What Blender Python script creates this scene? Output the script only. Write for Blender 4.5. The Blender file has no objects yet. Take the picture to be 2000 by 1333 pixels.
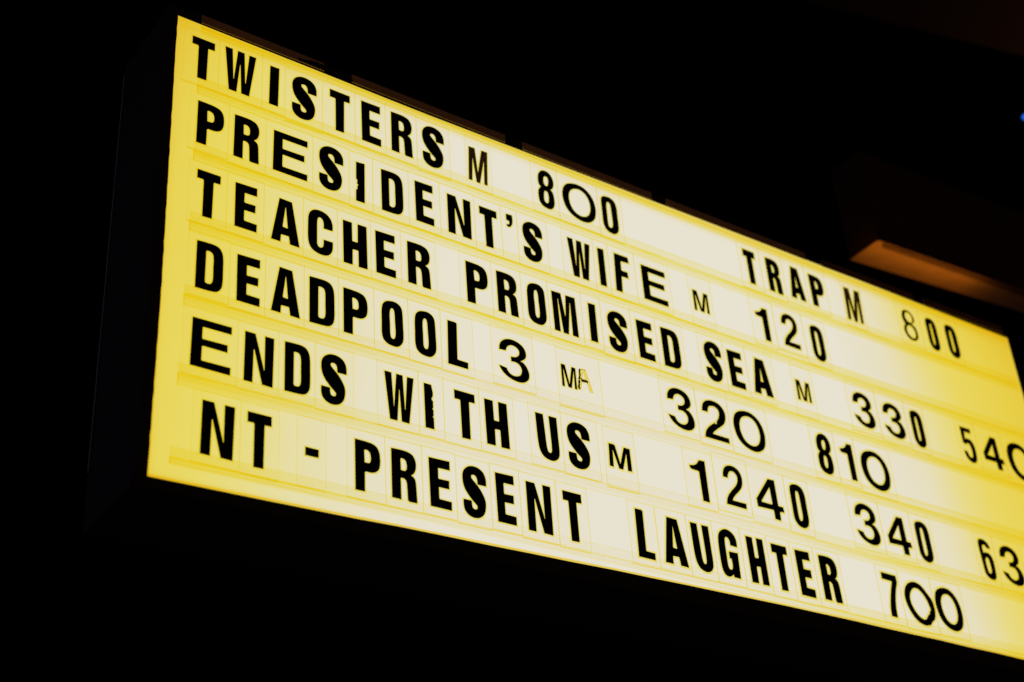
import bpy, bmesh, math, random
from mathutils import Matrix, Vector

scene = bpy.context.scene
random.seed(7)

# ---------------------------------------------------------------- camera
S = 0.25            # metres per row pitch
Z0 = 4.8514        # height of the top edge of the lit face
cam_data = bpy.data.cameras.new("camera")
cam_data.sensor_width = 36.0
cam_data.lens = 52.119
cam_data.clip_start = 0.05
cam_data.clip_end = 500.0
cam_data.dof.use_dof = True
cam_data.dof.focus_distance = 18.2 * S
cam_data.dof.aperture_fstop = 1.6
cam = bpy.data.objects.new("camera", cam_data)
scene.collection.objects.link(cam)
cam.matrix_world = Matrix(((0.817382, -0.250643, -0.518714, -1.269595),
                           (-0.572457, -0.454412, -0.682497, -3.228594),
                           (-0.064647, 0.854803, -0.514911, 1.60001),
                           (0, 0, 0, 1)))
scene.camera = cam

# ---------------------------------------------------------------- night sky
world = bpy.data.worlds.new("World")
scene.world = world
world.use_nodes = True
wn = world.node_tree
wn.nodes.clear()
w_out = wn.nodes.new("ShaderNodeOutputWorld")
w_bg = wn.nodes.new("ShaderNodeBackground")
w_sky = wn.nodes.new("ShaderNodeTexSky")
w_sky.sky_type = 'NISHITA'
w_sky.sun_disc = False
w_sky.sun_elevation = math.radians(-12)
w_sky.sun_rotation = math.radians(200)
w_bg.inputs["Strength"].default_value = 0.05
wn.links.new(w_sky.outputs[0], w_bg.inputs[0])
wn.links.new(w_bg.outputs[0], w_out.inputs[0])

scene.view_settings.view_transform = 'Standard'
scene.view_settings.look = 'None'
scene.view_settings.exposure = 0.0
scene.view_settings.gamma = 1.0
scene.cycles.transparent_max_bounces = 48
scene.cycles.max_bounces = 6
scene.cycles.use_denoising = True

# ---------------------------------------------------------------- helpers
# sign coordinates: u to the right, v down, d into the sign, all in row pitches
def P(u, v, d=0.0):
    return Vector((u * S, d * S, Z0 - v * S))

def lin(c):
    def f(x):
        x /= 255.0
        return x / 12.92 if x <= 0.04045 else ((x + 0.055) / 1.055) ** 2.4
    return (f(c[0]), f(c[1]), f(c[2]), 1.0)

def new_mat(name):
    m = bpy.data.materials.new(name)
    m.use_nodes = True
    m.node_tree.nodes.clear()
    out = m.node_tree.nodes.new("ShaderNodeOutputMaterial")
    return m, m.node_tree.nodes, m.node_tree.links, out

def paint(name, col, rough=0.6, grain=0.3, scale=40.0, transmit=None, metallic=0.0):
    m, n, l, out = new_mat(name)
    b = n.new("ShaderNodeBsdfPrincipled")
    tc = n.new("ShaderNodeTexCoord")
    nz = n.new("ShaderNodeTexNoise")
    nz.inputs["Scale"].default_value = scale
    nz.inputs["Detail"].default_value = 4
    mr = n.new("ShaderNodeMapRange")
    mr.inputs["To Min"].default_value = 1.0 - grain
    mr.inputs["To Max"].default_value = 1.0 + grain
    mx = n.new("ShaderNodeMix")
    mx.data_type = 'RGBA'; mx.blend_type = 'MULTIPLY'
    mx.inputs["Factor"].default_value = 1.0
    mx.inputs["A"].default_value = (*col, 1)
    cb = n.new("ShaderNodeCombineColor")
    l.new(tc.outputs["Object"], nz.inputs["Vector"])
    l.new(nz.outputs["Fac"], mr.inputs["Value"])
    for k in ("Red", "Green", "Blue"):
        l.new(mr.outputs["Result"], cb.inputs[k])
    l.new(cb.outputs["Color"], mx.inputs["B"])
    l.new(mx.outputs["Result"], b.inputs["Base Color"])
    b.inputs["Roughness"].default_value = rough
    b.inputs["Metallic"].default_value = metallic
    b.inputs["Specular IOR Level"].default_value = 0.25
    if transmit is None:
        l.new(b.outputs[0], out.inputs[0])
    else:
        t = n.new("ShaderNodeBsdfTransparent")
        t.inputs[0].default_value = (*transmit, 1)
        a = n.new("ShaderNodeAddShader")
        l.new(b.outputs[0], a.inputs[0]); l.new(t.outputs[0], a.inputs[1])
        l.new(a.outputs[0], out.inputs[0])
    return m

def clear_plastic(name, tint, haze=0.0, haze_col=(0.5, 0.35, 0.2), grain=0.0, scale=(6, 6, 60), overexposed=None):
    """Tinted see-through plastic: light from the lit face passes and is filtered."""
    m, n, l, out = new_mat(name)
    t = n.new("ShaderNodeBsdfTransparent")
    t.inputs[0].default_value = (*tint, 1)
    if grain:
        tc = n.new("ShaderNodeTexCoord"); mp = n.new("ShaderNodeMapping")
        mp.inputs["Scale"].default_value = scale
        nz = n.new("ShaderNodeTexNoise"); nz.inputs["Scale"].default_value = 1.0
        nz.inputs["Detail"].default_value = 3
        mr = n.new("ShaderNodeMapRange")
        mr.inputs["From Min"].default_value = 0.3; mr.inputs["From Max"].default_value = 0.7
        mx = n.new("ShaderNodeMix"); mx.data_type = 'RGBA'
        mx.inputs["A"].default_value = (*[min(1, c + grain * (1 - c)) for c in tint], 1)
        mx.inputs["B"].default_value = (*[max(0, c - grain * (1 - c)) for c in tint], 1)
        l.new(tc.outputs["Object"], mp.inputs[0]); l.new(mp.outputs[0], nz.inputs["Vector"])
        l.new(nz.outputs["Fac"], mr.inputs["Value"]); l.new(mr.outputs[0], mx.inputs["Factor"])
        l.new(mx.outputs["Result"], t.inputs[0])
        if overexposed:                      # overexposed middle of the rail, put into a paler tint
            sx = n.new("ShaderNodeSeparateXYZ"); l.new(tc.outputs["Object"], sx.inputs[0])
            ab = n.new("ShaderNodeMath"); ab.operation = 'SUBTRACT'; ab.inputs[1].default_value = 6.3 * S
            l.new(sx.outputs["X"], ab.inputs[0])
            a2 = n.new("ShaderNodeMath"); a2.operation = 'ABSOLUTE'; l.new(ab.outputs[0], a2.inputs[0])
            m2 = n.new("ShaderNodeMapRange"); m2.interpolation_type = 'SMOOTHSTEP'
            m2.inputs["From Min"].default_value = 2.2 * S; m2.inputs["From Max"].default_value = 5.5 * S
            l.new(a2.outputs[0], m2.inputs["Value"])
            m3 = n.new("ShaderNodeMix"); m3.data_type = 'RGBA'; m3.inputs["A"].default_value = (*overexposed, 1)
            l.new(m2.outputs[0], m3.inputs["Factor"]); l.new(mx.outputs["Result"], m3.inputs["B"])
            l.new(m3.outputs["Result"], t.inputs[0])
    if haze:
        d = n.new("ShaderNodeBsdfDiffuse"); d.inputs[0].default_value = (*haze_col, 1)
        mx2 = n.new("ShaderNodeMixShader"); mx2.inputs[0].default_value = haze
        l.new(t.outputs[0], mx2.inputs[1]); l.new(d.outputs[0], mx2.inputs[2])
        l.new(mx2.outputs[0], out.inputs[0])
    else:
        l.new(t.outputs[0], out.inputs[0])
    return m

def lit_face_material():
    """Backlit acrylic: tubes run along the middle, so both ends are dimmer and yellower."""
    m, n, l, out = new_mat("backlit acrylic")
    tc = n.new("ShaderNodeTexCoord"); sp = n.new("ShaderNodeSeparateXYZ")
    nz = n.new("ShaderNodeTexNoise"); nz.inputs["Scale"].default_value = 1.6
    nz.inputs["Detail"].default_value = 2
    l.new(tc.outputs["Object"], sp.inputs[0]); l.new(tc.outputs["Object"], nz.inputs["Vector"])
    def math_(op, a, b=None, clamp=False):
        x = n.new("ShaderNodeMath"); x.operation = op; x.use_clamp = clamp
        for i, v in enumerate((a, b)):
            if v is None: continue
            if isinstance(v, (int, float)): x.inputs[i].default_value = v
            else: l.new(v, x.inputs[i])
        return x.outputs[0]
    u = math_('DIVIDE', sp.outputs["X"], S)
    v = math_('DIVIDE', math_('SUBTRACT', Z0, sp.outputs["Z"]), S)
    wob = math_('MULTIPLY', math_('SUBTRACT', nz.outputs["Fac"], 0.5), 0.5)
    # a little brighter low on the left, dimmer low on the right
    tl = n.new("ShaderNodeMapRange")
    l.new(u, tl.inputs["Value"])
    tl.inputs["From Min"].default_value = 4; tl.inputs["From Max"].default_value = 12
    tl.inputs["To Min"].default_value = 0.08; tl.inputs["To Max"].default_value = -0.17
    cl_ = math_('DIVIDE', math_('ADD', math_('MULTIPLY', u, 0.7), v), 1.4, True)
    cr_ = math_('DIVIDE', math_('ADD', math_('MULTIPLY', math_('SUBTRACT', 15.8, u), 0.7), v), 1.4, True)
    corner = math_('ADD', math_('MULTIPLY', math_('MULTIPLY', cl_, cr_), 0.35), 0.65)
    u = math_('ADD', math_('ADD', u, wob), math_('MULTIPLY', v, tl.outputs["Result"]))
    t = math_('DIVIDE', u, 16.0)
    cr = n.new("ShaderNodeValToRGB")
    stops = [(0, (231, 203, 72)), (0.3, (232, 211, 84)), (1.0, (233, 217, 104)), (1.6, (232, 220, 140)), (2.3, (231, 222, 175)), (3.1, (231, 224, 197)), (4.2, (232, 226, 208)), (10.8, (232, 226, 208)), (12, (231, 222, 190)), (12.9, (232, 218, 135)), (13.6, (233, 214, 98)), (14.8, (232, 208, 76)), (16, (230, 200, 60))]
    e = cr.color_ramp.elements
    e[0].position = stops[0][0] / 16; e[0].color = lin(stops[0][1])
    e[1].position = stops[-1][0] / 16; e[1].color = lin(stops[-1][1])
    for p, c in stops[1:-1]:
        k = e.new(p / 16); k.color = lin(c)
    l.new(t, cr.inputs[0])
    # rim of the box: frame shade put into the colour of the outermost centimetres
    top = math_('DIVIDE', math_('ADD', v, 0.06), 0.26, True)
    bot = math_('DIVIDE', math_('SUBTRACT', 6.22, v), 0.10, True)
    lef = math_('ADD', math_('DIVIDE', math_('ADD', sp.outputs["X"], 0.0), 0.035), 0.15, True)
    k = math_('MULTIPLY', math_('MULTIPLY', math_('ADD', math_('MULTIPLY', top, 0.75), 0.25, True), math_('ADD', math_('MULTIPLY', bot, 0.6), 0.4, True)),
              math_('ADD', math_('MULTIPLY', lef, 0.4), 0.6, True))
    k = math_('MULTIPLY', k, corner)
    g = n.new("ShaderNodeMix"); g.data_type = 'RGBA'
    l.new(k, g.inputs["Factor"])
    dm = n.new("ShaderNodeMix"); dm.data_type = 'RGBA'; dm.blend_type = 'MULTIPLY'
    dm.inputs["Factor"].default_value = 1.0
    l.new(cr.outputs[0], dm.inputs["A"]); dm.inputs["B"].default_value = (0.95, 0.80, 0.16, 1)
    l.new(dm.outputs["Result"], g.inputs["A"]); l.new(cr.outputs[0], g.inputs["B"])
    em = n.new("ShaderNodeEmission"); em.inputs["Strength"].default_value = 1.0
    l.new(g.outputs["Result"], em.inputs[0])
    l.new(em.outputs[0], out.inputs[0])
    return m

M = {
    'face': lit_face_material(),
    'frame': paint("black painted frame", (0.012, 0.008, 0.007), 0.75),
    'side': paint("dark cabinet sheet", (0.012, 0.011, 0.014), 0.6),
    'black': paint("black letter plastic", (0.0012, 0.001, 0.001), 0.9, 0.2),
    'brown': paint("thin black letter film", (0.006, 0.003, 0.001), 0.9, 0.2, transmit=(0.018, 0.008, 0.003)),
    'edge': clear_plastic("yellow letter halo", (1.0, 0.91, 0.24)),  # light halo around the letters, put into a yellow tint
    'shade_band': clear_plastic("amber edge seal", (1.0, 0.80, 0.16)),  # edge darkening of the lit face, put into a tinted strip
    'tile_side2': clear_plastic("tile cut edge, dusty", (0.99, 0.90, 0.26)),
    'tile': clear_plastic("clear tile plastic", (0.997, 0.994, 0.975), grain=0.8, scale=(3, 3, 3)),
    'tile_side': clear_plastic("tile cut edge", (0.99, 0.92, 0.34)),
    'rail': clear_plastic("clear rail plastic", (1.0, 0.979, 0.75), haze=0.006, haze_col=(0.42, 0.24, 0.13), grain=0.4, scale=(1, 1, 60), overexposed=(1.0, 0.986, 0.84)),
    'rail_line': clear_plastic("rail lip edge", (1.0, 0.955, 0.52)),
    'rail2': clear_plastic("clearer rail plastic", (1.0, 0.979, 0.77), haze=0.006, haze_col=(0.42, 0.24, 0.13), grain=0.4, scale=(1, 1, 60), overexposed=(0.999, 0.993, 0.955)),  # centre washed out, overexposure put into the tint
    'ledge2': clear_plastic("clearer rail ledge", (1.0, 0.96, 0.48), grain=0.5, scale=(5, 5, 5), overexposed=(0.999, 0.97, 0.80)),
    'rail_top': clear_plastic("yellowed top rail", (1.0, 0.975, 0.66), grain=0.4, scale=(1, 1, 60)),
    'ledge': clear_plastic("rail ledge", (1.0, 0.96, 0.48), grain=0.5, scale=(5, 5, 5)),
    'amber': clear_plastic("flaked amber film", (0.90, 0.70, 0.03)),
    'amber_pale': clear_plastic("bare amber plastic", (0.99, 0.90, 0.22)),
    'beam_shade': paint("shaded beam", (0.038, 0.012, 0.012), 0.9, 0.25, 12.0),  # unlit faces of the beam, their shade put into the colour
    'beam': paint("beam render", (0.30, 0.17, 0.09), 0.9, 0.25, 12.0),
    'bulb': None,
}
m_, n_, l_, o_ = new_mat("blue lamp glass")
em_ = n_.new("ShaderNodeEmission"); em_.inputs[0].default_value = (0.02, 0.16, 1.0, 1)
em_.inputs[1].default_value = 1.0
l_.new(em_.outputs[0], o_.inputs[0]); M['bulb'] = m_

def link_mesh(name, verts, faces, mats, parent=None, slots=None, smooth=False):
    me = bpy.data.meshes.new(name)
    me.from_pydata([tuple(v) for v in verts], [], faces)
    for mm in mats: me.materials.append(mm)
    if slots:
        for p_, s_ in zip(me.polygons, slots): p_.material_index = s_
    me.update()
    ob = bpy.data.objects.new(name, me)
    scene.collection.objects.link(ob)
    if parent is not None:
        ob.parent = parent
        ob.matrix_parent_inverse = Matrix.Identity(4)
        ob.location = -Vector(parent.location) if False else Vector((0, 0, 0))
    return ob

def empty(name, loc, label, cat, group=None):
    o = bpy.data.objects.new(name, None)
    scene.collection.objects.link(o)
    o.location = loc
    o.empty_display_size = 0.05
    o["label"] = label; o["category"] = cat
    if group: o["group"] = group
    return o

class Mesh:
    """collects geometry in world coordinates; build() makes it relative to the parent's origin"""
    def __init__(self): self.v = []; self.f = []; self.s = []
    def quad(self, a, b, c, d, s=0):
        k = len(self.v); self.v += [a, b, c, d]; self.f.append((k, k + 1, k + 2, k + 3)); self.s.append(s)
    def box(self, u0, u1, v0, v1, d0, d1, s=0, side=None, bow=None, n=1):
        """box in sign coordinates; bow(u) shifts v; side = slot for its narrow faces"""
        side = s if side is None else side
        b = bow or (lambda u: 0.0)
        for i in range(n):
            a = u0 + (u1 - u0) * i / n; c = u0 + (u1 - u0) * (i + 1) / n
            q = lambda u, v, d: P(u, v + b(u), d)
            self.quad(q(a, v1, d0), q(c, v1, d0), q(c, v0, d0), q(a, v0, d0), s)
            self.quad(q(c, v1, d1), q(a, v1, d1), q(a, v0, d1), q(c, v0, d1), s)
            self.quad(q(a, v0, d0), q(c, v0, d0), q(c, v0, d1), q(a, v0, d1), side)
            self.quad(q(a, v1, d1), q(c, v1, d1), q(c, v1, d0), q(a, v1, d0), side)
        self.quad(P(u0, v1 + b(u0), d1), P(u0, v1 + b(u0), d0), P(u0, v0 + b(u0), d0), P(u0, v0 + b(u0), d1), side)
        self.quad(P(u1, v1 + b(u1), d0), P(u1, v1 + b(u1), d1), P(u1, v0 + b(u1), d1), P(u1, v0 + b(u1), d0), side)
    def build(self, name, mats, parent=None):
        o = Vector(parent.location) if parent is not None else Vector((0, 0, 0))
        if parent is not None and parent.parent is not None:
            o = o + Vector(parent.parent.location)
        return link_mesh(name, [Vector(p) - o for p in self.v], self.f, mats, parent, self.s)

GLYPHS = {
 'T': [[[0.0,0.0,1],[0.998,0.005,1],[1.0,0.182,1],[0.741,0.185,1],[0.708,0.209,1],[0.694,0.997,1],[0.293,1.0,1],[0.287,0.208,1],[0.253,0.186,1],[0.002,0.186,1]]],
 'E': [[[0.0,0.005,1],[0.975,0.0,1],[0.976,0.178,1],[0.448,0.179,1],[0.417,0.201,1],[0.412,0.392,1],[0.441,0.411,1],[0.919,0.407,1],[0.915,0.573,1],[0.452,0.574,1],[0.421,0.593,1],[0.422,0.802,1],[0.451,0.823,1],[1.0,0.832,1],[0.996,1.0,1],[0.021,0.995,1]]],
 'Ew': [[[0.012,0.0,1],[0.998,0.006,1],[0.999,0.151,1],[0.29,0.147,1],[0.266,0.172,1],[0.265,0.389,1],[0.283,0.406,1],[0.907,0.404,1],[0.909,0.549,1],[0.298,0.539,1],[0.269,0.561,1],[0.266,0.834,1],[0.284,0.851,1],[1.0,0.853,1],[0.995,1.0,1],[0.0,0.987,1]]],
 'W': [[[0.0,0.0,1],[0.227,0.002,1],[0.287,0.715,1],[0.307,0.714,1],[0.408,0.0,1],[0.617,0.003,1],[0.669,0.729,1],[0.693,0.73,1],[0.783,0.008,1],[1.0,0.007,1],[0.809,1.0,1],[0.56,0.994,1],[0.505,0.317,1],[0.485,0.318,1],[0.398,1.0,1],[0.158,0.999,1]]],
 'I': [[[0.049,0.004,1],[1.0,0.0,1],[0.934,1.0,1],[0.0,1.0,1]]],
 'Ia': [[[0.057,0.013,1],[1.0,0.0,1],[0.95,1.0,1],[0.0,1.0,1],[0.015,0.734,1],[0.18,0.69,1],[0.16,0.644,1],[0.268,0.583,1],[0.119,0.556,1],[0.192,0.498,1],[0.102,0.444,1],[0.032,0.439,1]]],
 'Ib': [[[0.0,0.0,1],[0.822,0.002,1],[0.988,0.179,1],[0.958,0.263,1],[0.818,0.306,1],[0.832,0.352,1],[0.971,0.368,1],[0.962,0.52,1],[0.861,0.549,1],[0.973,0.577,1],[0.97,0.705,1],[0.857,0.734,1],[0.982,0.755,1],[1.0,1.0,1],[0.038,0.998,1]]],
 'S': [[[0.998,0.336,1],[0.991,0.197],[0.913,0.096],[0.781,0.036],[0.583,0.003],[0.364,0.008],[0.198,0.046],[0.08,0.106],[0.02,0.176],[0.003,0.264],[0.017,0.358],[0.069,0.451],[0.155,0.53],[0.276,0.606],[0.415,0.68],[0.527,0.73],[0.583,0.766],[0.574,0.808],[0.509,0.835],[0.432,0.836],[0.371,0.816],[0.35,0.778],[0.337,0.685,1],[0.005,0.683,1],[0.002,0.778],[0.032,0.867],[0.126,0.938],[0.277,0.985],[0.448,1.0],[0.643,0.982],[0.781,0.937],[0.878,0.867],[0.927,0.775],[0.941,0.681],[0.907,0.592],[0.82,0.501],[0.712,0.419],[0.568,0.338],[0.438,0.275],[0.368,0.228],[0.381,0.187],[0.451,0.166],[0.53,0.167],[0.595,0.193],[0.63,0.244],[0.643,0.338,1]]],
 'R': [[[0.003,0.006,1],[0.449,0.001],[0.7,0.017],[0.869,0.06],[0.966,0.148],[0.991,0.23],[0.971,0.334],[0.912,0.409],[0.779,0.474,1],[0.871,0.499],[0.936,0.54],[0.969,0.632],[0.978,0.728,1],[1.0,0.997,1],[0.688,1.0,1],[0.634,0.975,1],[0.612,0.669,1],[0.584,0.601],[0.507,0.563],[0.388,0.556,1],[0.352,0.584,1],[0.357,0.99,1],[0.0,0.984,1]],[[0.385,0.165,1],[0.5,0.165],[0.59,0.203],[0.623,0.271],[0.615,0.355],[0.56,0.401],[0.474,0.412],[0.37,0.407,1],[0.361,0.19,1]]],
 'P': [[[0.0,0.0,1],[0.415,0.006],[0.689,0.023],[0.869,0.07],[0.965,0.161],[0.997,0.28],[0.991,0.407],[0.943,0.505],[0.835,0.567],[0.675,0.599],[0.424,0.601,1],[0.373,0.627,1],[0.369,1.0,1],[0.005,1.0,1]],[[0.396,0.162,1],[0.517,0.172],[0.602,0.215],[0.632,0.289],[0.626,0.365],[0.572,0.418],[0.488,0.429],[0.372,0.429,1],[0.357,0.196,1]]],
 'A': [[[0.271,0.0,1],[0.712,0.012,1],[1.0,1.0,1],[0.673,0.992,1],[0.633,0.833,1],[0.603,0.818,1],[0.368,0.82,1],[0.336,0.843,1],[0.323,0.992,1],[0.0,0.988,1]],[[0.485,0.174,1],[0.506,0.169,1],[0.584,0.637,1],[0.563,0.653,1],[0.417,0.648,1],[0.391,0.632,1]]],
 'D': [[[0.0,0.007,1],[0.446,0.0],[0.675,0.008],[0.85,0.05],[0.953,0.144],[0.988,0.26],[0.996,0.47],[0.997,0.734],[0.975,0.847],[0.906,0.93],[0.789,0.978],[0.604,0.996],[0.006,1.0,1]],[[0.391,0.162,1],[0.505,0.166],[0.587,0.194],[0.63,0.257],[0.639,0.51],[0.64,0.751],[0.608,0.817],[0.536,0.856],[0.424,0.862],[0.356,0.843],[0.346,0.812,1],[0.348,0.19,1]]],
 'N': [[[0.008,0.0,1],[0.353,0.004,1],[0.673,0.7,1],[0.697,0.703,1],[0.696,0.003,1],[1.0,0.006,1],[0.976,1.0,1],[0.626,0.99,1],[0.34,0.326,1],[0.305,0.324,1],[0.29,0.996,1],[0.0,0.992,1]]],
 'C': [[[0.991,0.379,1],[0.987,0.251],[0.924,0.143],[0.776,0.051],[0.565,0.007],[0.354,0.004],[0.187,0.038],[0.063,0.115],[0.014,0.219],[0.004,0.387],[0.008,0.692],[0.051,0.824],[0.155,0.922],[0.32,0.974],[0.527,0.999],[0.734,0.988],[0.88,0.943],[0.972,0.857],[0.997,0.77],[0.998,0.648,1],[0.638,0.647,1],[0.63,0.766],[0.588,0.825],[0.505,0.85],[0.422,0.839],[0.372,0.79],[0.363,0.698],[0.362,0.486],[0.365,0.272],[0.389,0.196],[0.46,0.154],[0.544,0.162],[0.608,0.203],[0.637,0.269],[0.637,0.383,1]]],
 'H': [[[0.0,0.005,1],[0.364,0.007,1],[0.373,0.433,1],[0.407,0.446,1],[0.582,0.445,1],[0.613,0.422,1],[0.619,0.0,1],[0.978,0.001,1],[1.0,0.996,1],[0.642,1.0,1],[0.638,0.634,1],[0.604,0.621,1],[0.421,0.626,1],[0.386,0.649,1],[0.379,0.994,1],[0.021,0.994,1]]],
 'Mb': [[[0.0,0.006,1],[0.377,0.0,1],[0.491,0.554,1],[0.526,0.553,1],[0.597,0.008,1],[0.978,0.005,1],[1.0,1.0,1],[0.768,0.992,1],[0.772,0.166,1],[0.74,0.172,1],[0.582,0.997,1],[0.381,0.996,1],[0.261,0.161,1],[0.225,0.168,1],[0.241,0.99,1],[0.016,0.989,1]]],
 'Mm': [[[0.087,0.013,1],[0.372,0.012,1],[0.46,0.692,1],[0.485,0.693,1],[0.722,0.002,1],[1.0,0.0,1],[0.909,0.983,1],[0.772,0.983,1],[0.814,0.311,1],[0.789,0.311,1],[0.542,1.0,1],[0.387,0.989,1],[0.262,0.32,1],[0.237,0.32,1],[0.16,0.988,1],[0.0,0.987,1]]],
 'Ms': [[[0.015,0.0,1],[0.271,0.005,1],[0.485,0.831,1],[0.52,0.834,1],[0.757,0.012,1],[1.0,0.025,1],[0.996,0.989,1],[0.87,0.976,1],[0.892,0.165,1],[0.863,0.171,1],[0.625,0.991,1],[0.415,0.971,1],[0.16,0.178,1],[0.131,0.184,1],[0.141,1.0,1],[0.0,0.995,1]]],
 'Ml': [[[0.047,0.0,1],[0.266,0.001,1],[0.314,0.033,1],[0.478,0.769,1],[0.506,0.771,1],[0.734,0.017,1],[0.993,0.026,1],[1.0,0.987,1],[0.826,0.99,1],[0.827,0.261,1],[0.807,0.266,1],[0.59,1.0,1],[0.428,0.988,1],[0.218,0.248,1],[0.189,0.256,1],[0.16,0.98,1],[0.0,0.963,1]]],
 'O': [[[0.215,0.04],[0.391,0.011],[0.649,0.003],[0.852,0.05],[0.952,0.125],[0.979,0.244],[0.991,0.497],[0.997,0.75],[0.964,0.855],[0.862,0.939],[0.71,0.991],[0.456,0.997],[0.21,0.962],[0.057,0.884],[0.006,0.766],[0.008,0.514],[0.02,0.233],[0.077,0.112]],[[0.488,0.158],[0.561,0.165],[0.607,0.222],[0.628,0.461],[0.644,0.699],[0.613,0.797],[0.542,0.842],[0.447,0.841],[0.39,0.786],[0.382,0.535],[0.374,0.308],[0.412,0.2]]],
 '0': [[[0.323,0.007],[0.647,0.008],[0.896,0.082],[0.988,0.22],[0.989,0.511],[0.982,0.8],[0.905,0.914],[0.707,0.989],[0.405,0.993],[0.154,0.932],[0.023,0.818],[0.011,0.491],[0.018,0.165],[0.057,0.076],[0.168,0.029]],[[0.512,0.14],[0.599,0.178],[0.624,0.254],[0.638,0.495],[0.638,0.735],[0.575,0.824],[0.448,0.861],[0.351,0.844],[0.309,0.776],[0.304,0.518],[0.32,0.258],[0.363,0.176],[0.439,0.142]]],
 'Ow': [[[0.284,0.035],[0.46,0.001],[0.659,0.022],[0.827,0.115],[0.946,0.273],[0.998,0.472],[0.987,0.658],[0.925,0.829],[0.809,0.937],[0.634,0.997],[0.42,0.98],[0.221,0.896],[0.083,0.76],[0.013,0.568],[0.003,0.388],[0.057,0.205],[0.146,0.1]],[[0.425,0.134],[0.587,0.122],[0.725,0.189],[0.815,0.324],[0.846,0.493],[0.82,0.657],[0.729,0.794],[0.595,0.866],[0.461,0.868],[0.323,0.808],[0.231,0.687],[0.188,0.528],[0.197,0.369],[0.279,0.218]]],
 '8': [[[0.367,0.012],[0.686,0.009],[0.892,0.086],[0.992,0.208],[0.985,0.325],[0.923,0.399],[0.774,0.47,1],[0.9,0.532],[0.954,0.655],[0.949,0.819],[0.867,0.927],[0.689,0.991],[0.437,0.995],[0.178,0.948],[0.036,0.857],[0.0,0.7],[0.024,0.587],[0.087,0.528],[0.194,0.464,1],[0.08,0.408],[0.048,0.295],[0.08,0.171],[0.189,0.073]],[[0.53,0.14],[0.642,0.149],[0.693,0.208],[0.665,0.331],[0.567,0.402],[0.448,0.397],[0.379,0.337],[0.384,0.226],[0.434,0.17]],[[0.462,0.538],[0.583,0.559],[0.631,0.63],[0.615,0.786],[0.536,0.858],[0.416,0.864],[0.327,0.81],[0.338,0.645],[0.379,0.57]]],
 '8t': [[[0.315,0.017],[0.618,0.007],[0.849,0.089],[0.952,0.218],[0.924,0.312],[0.808,0.38],[0.658,0.439,1],[0.892,0.514],[0.994,0.686],[0.973,0.837],[0.814,0.954],[0.587,0.998],[0.287,0.979],[0.074,0.871],[0.0,0.719],[0.047,0.602],[0.194,0.503,1],[0.067,0.376],[0.056,0.223],[0.157,0.078]],[[0.532,0.049],[0.751,0.095],[0.845,0.211],[0.8,0.323],[0.623,0.404],[0.393,0.38],[0.258,0.269],[0.309,0.129]],[[0.491,0.501],[0.746,0.552],[0.853,0.685],[0.809,0.836],[0.6,0.931],[0.346,0.898],[0.179,0.775],[0.2,0.622]]],
 '1': [[[0.65,0.006,1],[1.0,0.0,1],[0.978,1.0,1],[0.585,0.994,1],[0.57,0.306,1],[0.521,0.278,1],[0.101,0.271,1],[0.018,0.247,1],[0.0,0.189,1],[0.204,0.172],[0.42,0.125],[0.564,0.059]]],
 '2': [[[0.226,0.326,1],[0.005,0.318,1],[0.042,0.199],[0.161,0.072],[0.391,0.007],[0.654,0.01],[0.868,0.084],[0.966,0.203],[0.973,0.342],[0.895,0.479],[0.723,0.601],[0.513,0.716],[0.366,0.814],[0.311,0.873,1],[1.0,0.874,1],[0.989,1.0,1],[0.0,0.987,1],[0.065,0.847],[0.218,0.709],[0.463,0.565],[0.642,0.448],[0.743,0.334],[0.75,0.232],[0.669,0.159],[0.526,0.127],[0.38,0.156],[0.278,0.231]]],
 '2b': [[[0.242,0.329,1],[0.019,0.326,1],[0.046,0.216],[0.131,0.098],[0.296,0.025],[0.528,0.0],[0.751,0.033],[0.911,0.122],[0.986,0.241],[0.977,0.374],[0.886,0.521],[0.73,0.622],[0.519,0.735],[0.375,0.827],[0.329,0.874,1],[0.996,0.884,1],[1.0,1.0,1],[0.0,0.996,1],[0.044,0.87],[0.16,0.747],[0.352,0.63],[0.484,0.567,1],[0.507,0.597,1],[0.572,0.577,1],[0.585,0.51,1],[0.679,0.415],[0.739,0.299],[0.717,0.197],[0.606,0.139],[0.45,0.136],[0.327,0.177],[0.267,0.246]]],
 '4': [[[0.558,0.002,1],[0.795,0.0,1],[0.801,0.629,1],[0.833,0.644,1],[0.982,0.643,1],[1.0,0.769,1],[0.87,0.771,1],[0.826,0.804,1],[0.817,1.0,1],[0.616,0.993,1],[0.61,0.79,1],[0.577,0.77,1],[0.013,0.779,1],[0.0,0.585,1]],[[0.579,0.197,1],[0.597,0.615,1],[0.557,0.648,1],[0.182,0.642,1],[0.169,0.619,1]]],
 '3': [[[0.032,0.317,1],[0.053,0.207],[0.121,0.111],[0.253,0.036],[0.431,0.001],[0.64,0.016],[0.817,0.079],[0.918,0.181],[0.94,0.303],[0.892,0.384],[0.812,0.436],[0.721,0.476,1],[0.846,0.512],[0.95,0.615],[0.999,0.742],[0.975,0.859],[0.878,0.944],[0.716,0.994],[0.508,0.993],[0.306,0.949],[0.142,0.872],[0.048,0.788],[0.0,0.717,1],[0.231,0.742,1],[0.273,0.808],[0.356,0.864],[0.485,0.887],[0.608,0.868],[0.704,0.816],[0.759,0.73],[0.755,0.644],[0.696,0.574],[0.596,0.533],[0.418,0.533,1],[0.419,0.428,1],[0.542,0.417],[0.644,0.374],[0.711,0.304],[0.713,0.226],[0.649,0.164],[0.53,0.132],[0.424,0.142],[0.333,0.183],[0.278,0.24],[0.247,0.305,1]]],
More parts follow.
